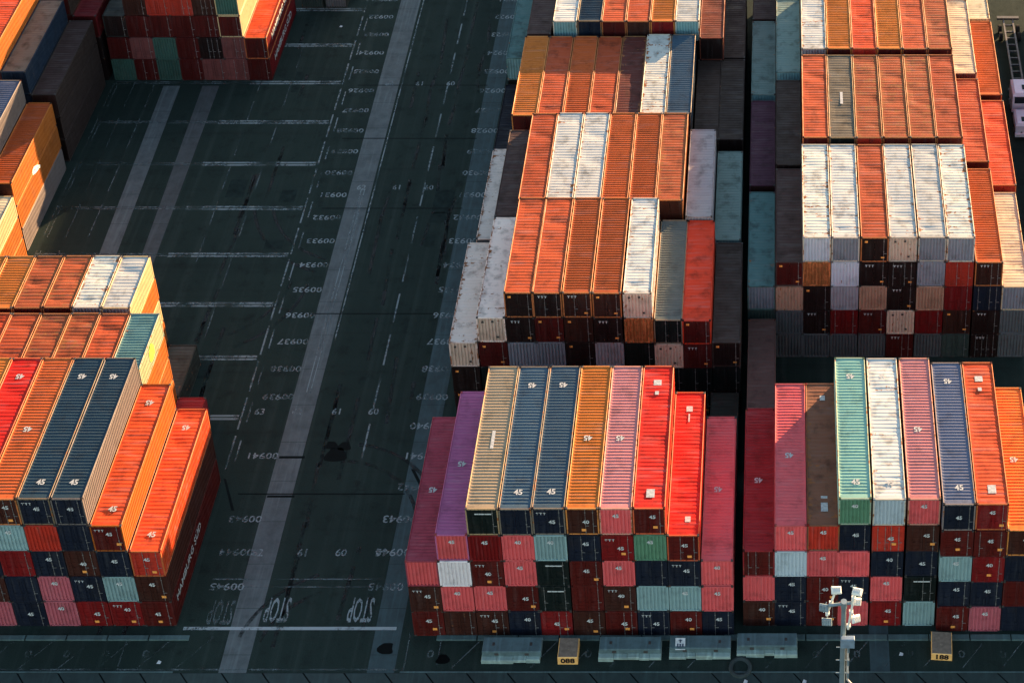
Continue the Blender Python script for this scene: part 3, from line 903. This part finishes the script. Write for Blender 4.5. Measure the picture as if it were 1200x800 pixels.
def ground_text(name, items, mat, z, label=None):
    """items: text, x, y, size, rotation, stretch along y"""
    b = MB()
    for s, x, y, size, rot, sx, sy in items:
        me = text_mesh(s, 1.0, extr=0, bold=.012)
        n = len(b.v); c, sn = math.cos(rot), math.sin(rot)
        for v in me.vertices:
            px, py = v.co.x * size * sx, v.co.y * size * sy
            b.v.append((x + c * px - sn * py, y + sn * px + c * py, z))
        for p in me.polygons:
            b.f.append(tuple(n + q for q in p.vertices)); b.m.append(0)
    return tag(link(name, b.mesh(name, [mat])), label, kind='structure')
num = []
for n in range(21, 46):
    y = 4.4 + (45 - n) * 3.2
    if not (10 < y < 22) or n % 2:
        num.append(('009%d' % n, -16.0 - .012 * (y - 28), y, .98, math.pi, 1.15, .92))
    num.append(('009%d' % n, -2.3 - (.7 if y < 12 else 0), y, 1.05, math.pi, 1.1, .95))
PAINTN = worn_paint('number_paint', (.22, .25, .25), .36, 4.5)
ground_text('bay_numbers', num, PAINTN, .016)
rown = []
for y, rows in ((7.5, ((-14, '62'), (-10.3, '61'), (-7.2, '60'), (-3.9, '59'))), (21.9, ((-17.2, '63'), (-13.9, '62'), (-10.4, '61'), (-7.2, '60'))),
                (50.2, ((-13.6, '62'), (-10.0, '61'), (-6.8, '60'))), (66.3, ((-13.6, '62'), (-10.3, '61'), (-7.0, '60')))):
    for x, s in rows: rown.append((s, x, y, .95, 0, 1.0, 1.0))
ground_text('row_numbers', rown, PAINTN, .016)
ground_text('stop_lettering', [('STOP', -4.6, 2.4, 1.15, math.pi, .72, 2.7), ('STOP', -11.2, 2.4, 1.15, math.pi, .72, 2.7)], PAINTN, .016)
ground_text('stop_lettering', [('STOP', -15.6, 2.2, 1.15, math.pi, .72, 2.7)], PAINT2, .016)
ground_text('slot_numbers', [(s, x, -1.6, 1.0, 0, 1.2, .9) for s, x in (('0', -29.6), ('0', -26.6), ('0', -23.6), ('0', -20.5), ('0', 1.5), ('0', 13.7), ('0', 31.3), ('0', 34.5), ('0', 38.6), ('0', 42.6), ('0', 45.8), ('60', 48.8))], PAINT2, .016)
# slanted parking strokes in front of the stacks
sl = []
for k in range(-3, 28):
    x = -36 + 3.02 * k
    if -17 < x < 1.5: continue
    sl.append([(x, -2.75), (x + .1, -2.75), (x + 2.35, .0), (x + 2.25, .0)])
flat('slanted_strokes', sl, PAINT2, .008)
# the crane rail beam with its joints, and the slab apron nearer the camera
BEAM = concrete((.06, .10, .10), 'beam_concrete')
bm_ = MB()
x = -75.0
while x < 70:
    if not (-18.6 < x < -1.2):
        bm_.box(x, .12, 0, x + 3.1, .52 if x < 24 else .60, .14, bevel=.02)
    x += 3.2
rb = link('rail_beam', bm_.mesh('rail_beam', [BEAM]), loc=(0, -.72 if False else -.55, 0))
tag(rb, 'low concrete beam', kind='structure')
ap = MB(); x = -80.0
while x < 80:
    ap.poly([(x + .09, -3.2, .02), (x + 3.08, -3.2, .02), (x + 3.08 + 2.6, -6.2, .02), (x + .09 + 2.6, -6.2, .02)][::-1]); x += 3.13
tag(link('slab_apron', ap.mesh('slab_apron', [concrete((.019, .036, .034), 'apron_concrete')])), 'slab apron', kind='structure')
ps = MB(); ps.box(-80, -3.17, 0, -18.0, -3.05, .05); ps.box(-.6, -3.17, 0, 80, -3.05, .05)
tag(link('kerb_edge', ps.mesh('kerb_edge', [BEAM])), 'kerb edge', kind='structure')
dark = MB(); dark.quad((-80, -6.4, .006), (80, -6.4, .006), (80, -3.17, .006), (-80, -3.17, .006))
tag(link('apron_joints', dark.mesh('apron_joints', [simple('tar', (.003, .0045, .005), .9)])), 'tar joints', kind='structure')
# cross joints and repairs of the road
tar = simple('tar_seam', (.004, .006, .006), .8)
tj = [rect(-14.4, 16.9, -12.2, 17.15), rect(-14.5, 12.9, -12.2, 13.12)]
for y in (13.2, 33.3, 47.2, 66.0, 57.5): tj.append(rect(-17, y, -3, y + .12))
tj += [[(-18.6, 14.8), (-18.4, 14.8), (-16.9, 11.6), (-17.15, 11.6)], [(-2.9, 15.8), (-2.6, 15.8), (-1.0, 13.0), (-1.2, 12.9)]]
flat('tar_seams', tj, tar, .010)
stain = MB()
for (sx, sy, r) in ((-9.6, 17.3, .9), (-9.0, 18.2, .55), (-10.2, 18.3, .5), (2.5, -2.0, .5), (-2.0, -1.1, .6)):
    stain.poly([(sx + r * (1 + .25 * math.sin(3 * t + sx)) * math.cos(t), sy + r * (1 + .2 * math.cos(2 * t)) * math.sin(t), .009) for t in [2 * math.pi * i / 18 for i in range(18)]])
tag(link('oil_stains', stain.mesh('oil_stains', [simple('oil', (.0012, .002, .002), .7)])), 'oil stains', kind='structure')

arcs = []
rndg = random.Random(3)
for cx, cy, r0, a0, a1 in ((-9, 9, 7.5, .3, 1.5), (-9, 9, 9.3, .35, 1.45), (-12, 50, 10, 3.4, 4.4), (-12, 50, 11.8, 3.4, 4.4), (-6, -2, 6, 1.9, 2.9), (-6, -2, 7.7, 1.9, 2.9), (-26, 38, 8, 5.2, 6.2), (-26, 38, 9.7, 5.2, 6.2), (-8, 60, 14, 5.3, 6.0), (-8, 60, 15.8, 5.3, 6.0)):
    n = 22
    for i in range(n):
        t0, t1 = a0 + (a1 - a0) * i / n, a0 + (a1 - a0) * (i + 1) / n
        arcs.append([(cx + (r0 + e) * math.cos(t), cy + (r0 + e) * math.sin(t)) for t, e in ((t0, 0), (t0, .32), (t1, .32), (t1, 0))])
for x in (-10.9, -9.0, -6.2, -4.3, -24.9, -23.0):
    for k in range(9):
        y = rndg.uniform(-2, 75); l = rndg.uniform(3, 9); d_ = rndg.uniform(-.25, .25)
        arcs.append([(x + d_, y), (x + d_ + .35, y), (x + .35 - d_, y + l), (x - d_, y + l)])
flat('tyre_marks', arcs, worn_paint('rubber_marks', (.0022, .0035, .0035), .5, 1.3), .006)
pt = []
for k in range(9):
    x = rndg.choice((-27, -24, -21.5, -9.5, -6, -11)); y = rndg.uniform(24, 76); w_ = rndg.uniform(.8, 2.0); l = rndg.uniform(1, 3.5)
    pt.append(rect(x, y, x + w_, y + l))
flat('asphalt_patches', pt, simple('patch_asphalt', (.012, .020, .018), .9, noise=.35, scale=1.5), .005)

# ------------------------------------------------------------------ concrete barriers
BARC = concrete((.085, .135, .145), 'barrier_concrete')
def barrier(x0, x1, y0, y1, label, sign=False):
    r = bpy.data.objects.new('concrete_barrier', None); COL.objects.link(r); r.location = ((x0 + x1) / 2, y0, 0)
    w = (x1 - x0) / 2; d = y1 - y0; rnd = random.Random(int(x0 * 7))
    b = MB()
    b.box(-w + .05, .42, .30, w - .05, d, .92, bevel=.05)
    link('upper_block', b.mesh('upper_block', [BARC]), r)
    b = MB(); x = -w
    while x < w - .3:
        l = min(rnd.uniform(.7, 1.5), w - x)
        b.box(x, rnd.uniform(0, .12), .16 if rnd.random() < .35 else .0, x + l - .01, d + .02, .40 + rnd.uniform(-.03, .03), bevel=.04); x += l
    link('foot_ledge', b.mesh('foot_ledge', [concrete((.26, .34, .31), 'ledge_concrete')]), r)
    for s in (-1, 1):
        b = MB(); b.box(s * w * .5 - .16, .395, .50, s * w * .5 + .16, .43, .74)
        link('lifting_pocket', b.mesh('lifting_pocket', [CASTING]), r)
        b = MB(); b.box(s * w * .62 - .1, d * .55, .915, s * w * .62 + .1, d * .72, .945, bevel=.02)
        link('lifting_plate', b.mesh('lifting_plate', [CASTING]), r)
    if sign:
        b = MB(); b.box(-.38, -.02, -.42, .38, .02, .42, bevel=.01)
        s = link('sign_plate', b.mesh('sign_plate', [SLOT]), r, loc=(-w + .85, .75, .98), rot=(math.radians(-62), 0, 0), mat=WHITE)
        b = MB(); b.box(-.05, -.06, .08, .05, -.026, .30); b.box(-.14, -.06, .20, .14, -.026, .25)
        for k in (-1, 0, 1):
            b.box(k * .2 - .06, -.06, -.28, k * .2 + .06, -.026, .0)
        link('sign_symbol', b.mesh('sign_symbol', [simple('sign_ink', (.03, .04, .07), .6)]), s)
    tag(r, label, 'barrier', 'concrete barriers in front of the stacks')
    return r
barrier(5.55, 10.2, -2.45, -.75, 'long grey concrete barrier, leftmost of four in front of the stacks')
barrier(14.55, 19.4, -2.25, -.7, 'grey concrete barrier right of the yellow marker block, middle block')
barrier(20.0, 24.8, -2.15, -.6, 'grey concrete barrier carrying a small white sign', sign=True)
barrier(25.2, 29.9, -1.95, -.4, 'grey concrete barrier beside the ring mark, nearest the light mast')

YEL = simple('yellow_paint', (.84, .42, .13), .6, noise=.15, scale=3); YTOP = simple('dusty_top', (.20, .145, .105), .8, noise=.25, scale=4)
def marker(x0, x1, y0, y1, h, s, label, rz):
    r = bpy.data.objects.new('marker_block', None); COL.objects.link(r); r.location = ((x0 + x1) / 2, y0, 0); r.rotation_euler = (0, 0, rz)
    w = (x1 - x0) / 2; d = y1 - y0
    b = MB(); b.box(-w, 0, 0, w, d, h - .03, bevel=.05); link('body', b.mesh('body', [YEL]), r)
    b = MB(); b.box(-w + .05, .05, h - .032, w - .05, d - .05, h, bevel=.01); b.tube((0, d * .45, h), (0, d * .45, h + .03), .12, n=10)
    link('top_plate', b.mesh('top_plate', [YTOP]), r)
    link('number', text_mesh(s, .72, bold=.03), r, loc=(0, -.008, h * .48), rot=(math.pi / 2, 0, 0), mat=simple('black_ink', (.01, .01, .012), .6))
    tag(r, label, 'marker block', 'yellow numbered marker blocks')
marker(11.45, 13.0, -2.45, -.75, .85, '088', 'yellow marker block with three black digits, left of the two', .0)
marker(40.2, 41.8, -2.1, -.15, .75, '188', 'yellow marker block standing askew, right of the light mast', -.06)

# a tyre lying on the asphalt and small litter
b = MB(); n = 28
for i in range(n):
    t0, t1 = 2 * math.pi * i / n, 2 * math.pi * (i + 1) / n
    prof = [(.58, .02), (.61, .16), (.74, .21), (.87, .16), (.90, .02)]
    for (ra, za), (rb_, zb) in zip(prof, prof[1:]):
        b.quad((ra * math.cos(t0), ra * math.sin(t0), za), (rb_ * math.cos(t0), rb_ * math.sin(t0), zb), (rb_ * math.cos(t1), rb_ * math.sin(t1), zb), (ra * math.cos(t1), ra * math.sin(t1), za))
tag(link('old_tyre', b.mesh('old_tyre', [simple('dusty_rubber', (.022, .032, .032), .85)]), loc=(25.5, -2.75, 0)), 'dusty old tyre lying flat below the rightmost barrier', 'tyre')
for (x, y, lab) in ((-19.3, -2.3, 'scrap of white litter on the asphalt below the left block'), (37.9, -1.6, 'scrap of pale litter beside the right runway strip'),
                    (25.9, -3.9, 'scrap of pale litter on the slabs below the old tyre'), (30.4, -3.9, 'scrap of pale litter on the slabs left of the mast'),
                    (-20.8, 76.2, 'scrap of pale litter far up the empty bay')):
    b = MB(); b.poly([(-.16, -.1, .02), (.14, -.14, .05), (.19, .08, .03), (-.05, .16, .07)]); b.poly([(-.16, -.1, .018), (-.05, .16, .068), (.19, .08, .028), (.14, -.14, .048)])
    tag(link('litter', b.mesh('litter', [WHITE]), loc=(x, y, 0)), lab, 'litter', 'litter')

# ------------------------------------------------------------------ floodlight mast
mast = bpy.data.objects.new('floodlight_mast', None); COL.objects.link(mast); mx, my = 32.5, -19.48; mast.location = (mx, my, 0)
GALV = simple('galvanised', (.17, .22, .25), .5, .3, noise=.12); LAMPB = simple('lamp_shell', (.68, .66, .60), .45, 0, noise=.08)
HT = 30.0
b = MB(); b.tube((0, 0, 0), (0, 0, HT - .1), .26, .15, n=14); b.box(-.5, -.5, 0, .5, .5, .08)
link('pole', b.mesh('pole', [GALV]), mast)
b = MB(); b.tube((-.95, -.05, HT - .25), (.75, .05, HT - .1), .10, n=10); b.tube((0, 0, HT - .5), (0, 0, HT + .06), .20, .20, n=12)
link('crossarm', b.mesh('crossarm', [GALV]), mast)
def ray_pt(u, v, z):
    d = Rm @ np.array([(u - 913.2545) / 2287.514, -(v + 357.7707) / 2287.514, -1]); t = (z - cp[2]) / d[2]
    return cp + t * d
def local(p): return (p[0] - mx, p[1] - my, p[2])
white_bars = (((-1.05, .25, HT - 1.6), (-.50, .30, HT + .75)), ((.28, -.25, HT - 2.2), (.62, -.2, HT + 1.0)))
for a, c in white_bars:
    b = MB(); b.tube(a, c, .075, n=8)
    for t in (.1, .5, .9):
        p = [a[i] + (c[i] - a[i]) * t for i in range(3)]; b.box(p[0] - .13, p[1] - .13, p[2] - .05, p[0] + .13, p[1] + .13, p[2] + .05)
    link('support_arm', b.mesh('support_arm', [LAMPB]), mast)
def head(loc, rot, lit=True):
    h = MB(); h.box(-.31, -.22, -.09, .31, .22, .10, bevel=.07)
    for k in range(5): h.box(-.24 + k * .11, -.15, .10, -.20 + k * .11, .15, .14)
    o = link('floodlight', h.mesh('floodlight', [LAMPB if lit else GALV]), mast, loc=loc, rot=rot)
    g_ = MB(); g_.box(-.26, -.17, -.112, .26, .17, -.092); link('lens', g_.mesh('lens', [simple('lamp_glass', (.10, .12, .14), .12)]), o)
    y_ = MB(); y_.tube((0, 0, -.05), (0, .30, -.30), .035, n=6); link('yoke', y_.mesh('yoke', [GALV]), o)
head((-.48, .2, HT + .85), (.35, .1, .1)); head((.80, -.1, HT + 1.1), (.3, -.15, -.35))
head((.78, .1, HT - .10), (.9, .3, .2)); head((.78, -.1, HT - 1.45), (.9, .4, .6))
head((-1.25, 0, HT - .55), (.9, -.4, -.5), False); head((-1.05, -.1, HT - 1.75), (1.0, -.2, -.2), False)
b = MB(); b.box(-.16, -.62, HT - 3.55, .70, -.30, HT - 2.75, bevel=.04); link('control_box', b.mesh('control_box', [simple('box_blue', (.16, .22, .29), .5)]), mast)
b = MB()
for k in range(6):
    z = HT - 4.3 - 1.25 * k
    b.tube((-.42, 0, z), (.42, 0, z - .02), .03, n=6); b.box(.28, -.12, z - .4, .42, .06, z + .1)
link('climbing_rungs', b.mesh('climbing_rungs', [GALV]), mast)
b = MB(); b.tube((.30, -.05, HT - 3.6), (.34, -.05, HT - 7.4), .07, n=6); b.tube((.34, -.05, HT - 7.4), (2.4, -.6, HT - 10.2), .06, n=6)
link('cable', b.mesh('cable', [simple('cable_sheath', (.50, .44, .40), .6)]), mast)
tag(mast, 'tall grey floodlight mast with a cluster of pale lamp heads', 'light mast')

# ------------------------------------------------------------------ yard truck with its empty chassis
tr = bpy.data.objects.new('terminal_truck', None); COL.objects.link(tr); tr.location = (54.15, 56.4, 0)
TWH = simple('truck_white', (.62, .60, .68), .4, noise=.06); TBK = simple('chassis_black', (.045, .045, .05), .6); GL = simple('windscreen', (.015, .02, .025), .1)
b = MB(); b.box(-1.2, 4.2, .9, 1.2, 6.9, 3.3, bevel=.25); link('cab', b.mesh('cab', [TWH]), tr)
b = MB(); b.box(-.15, 5.0, 3.29, 1.0, 5.7, 3.36); b.box(-1.0, 4.17, 2.1, 1.0, 4.2, 2.95); link('window', b.mesh('window', [GL]), tr)
b = MB(); b.box(-1.15, 1.1, .75, 1.15, 3.7, 1.9, bevel=.22); b.box(-1.2, .85, .45, 1.2, 1.15, .85, bevel=.05); link('bonnet', b.mesh('bonnet', [TWH]), tr)
b = MB(); b.box(-.5, 1.6, 1.89, .95, 2.3, 1.93); link('vent', b.mesh('vent', [GL]), tr)
for s in (-1, 1):
    b = MB(); b.box(s * .52 - .09, 1.0, .65, s * .52 + .09, 20.5, .95); link('chassis_rail', b.mesh('chassis_rail', [simple('chassis_grey', (.10, .09, .09), .6)]), tr)
b = MB()
for k in range(11): b.box(-.5, 7.4 + k * 1.15, .70, .5, 7.55 + k * 1.15, .90)
b.box(-1.22, 7.6, .85, 1.22, 7.9, 1.1); b.box(-1.22, 19.9, .85, 1.22, 20.3, 1.1)
link('cross_member', b.mesh('cross_member', [TBK]), tr)
for y in (2.0, 5.6, 6.7, 17.4, 18.7):
    for s in (-1, 1):
        b = MB(); b.tube((s * .82, y, .5), (s * 1.18, y, .5), .5, n=18); w = link('wheel', b.mesh('wheel', [RUBBER]), tr)
        b = MB(); b.tube((s * 1.181, y, .5), (s * 1.195, y, .5), .26, n=12); link('rim', b.mesh('rim', [METAL]), w)
for s in (-1, 1):
    b = MB(); b.tube((s * 1.15, 4.3, 2.3), (s * 1.5, 4.2, 2.4), .03, n=6); b.box(s * 1.5 - .1, 4.15, 2.0, s * 1.5 + .1, 4.22, 2.7); link('mirror', b.mesh('mirror', [TBK]), tr)
    b = MB(); b.box(s * .85 - .18, .83, .55, s * .85 + .18, .86, .75); link('headlight', b.mesh('headlight', [WHITE]), tr)
b = MB(); b.box(-.5, 6.95, .9, .5, 7.3, 2.4, bevel=.05); b.tube((.75, 7.05, .9), (.75, 7.05, 3.5), .08, n=8); link('exhaust', b.mesh('exhaust', [TBK]), tr)
tag(tr, 'white terminal truck pulling an empty dark chassis at the right edge', 'truck')
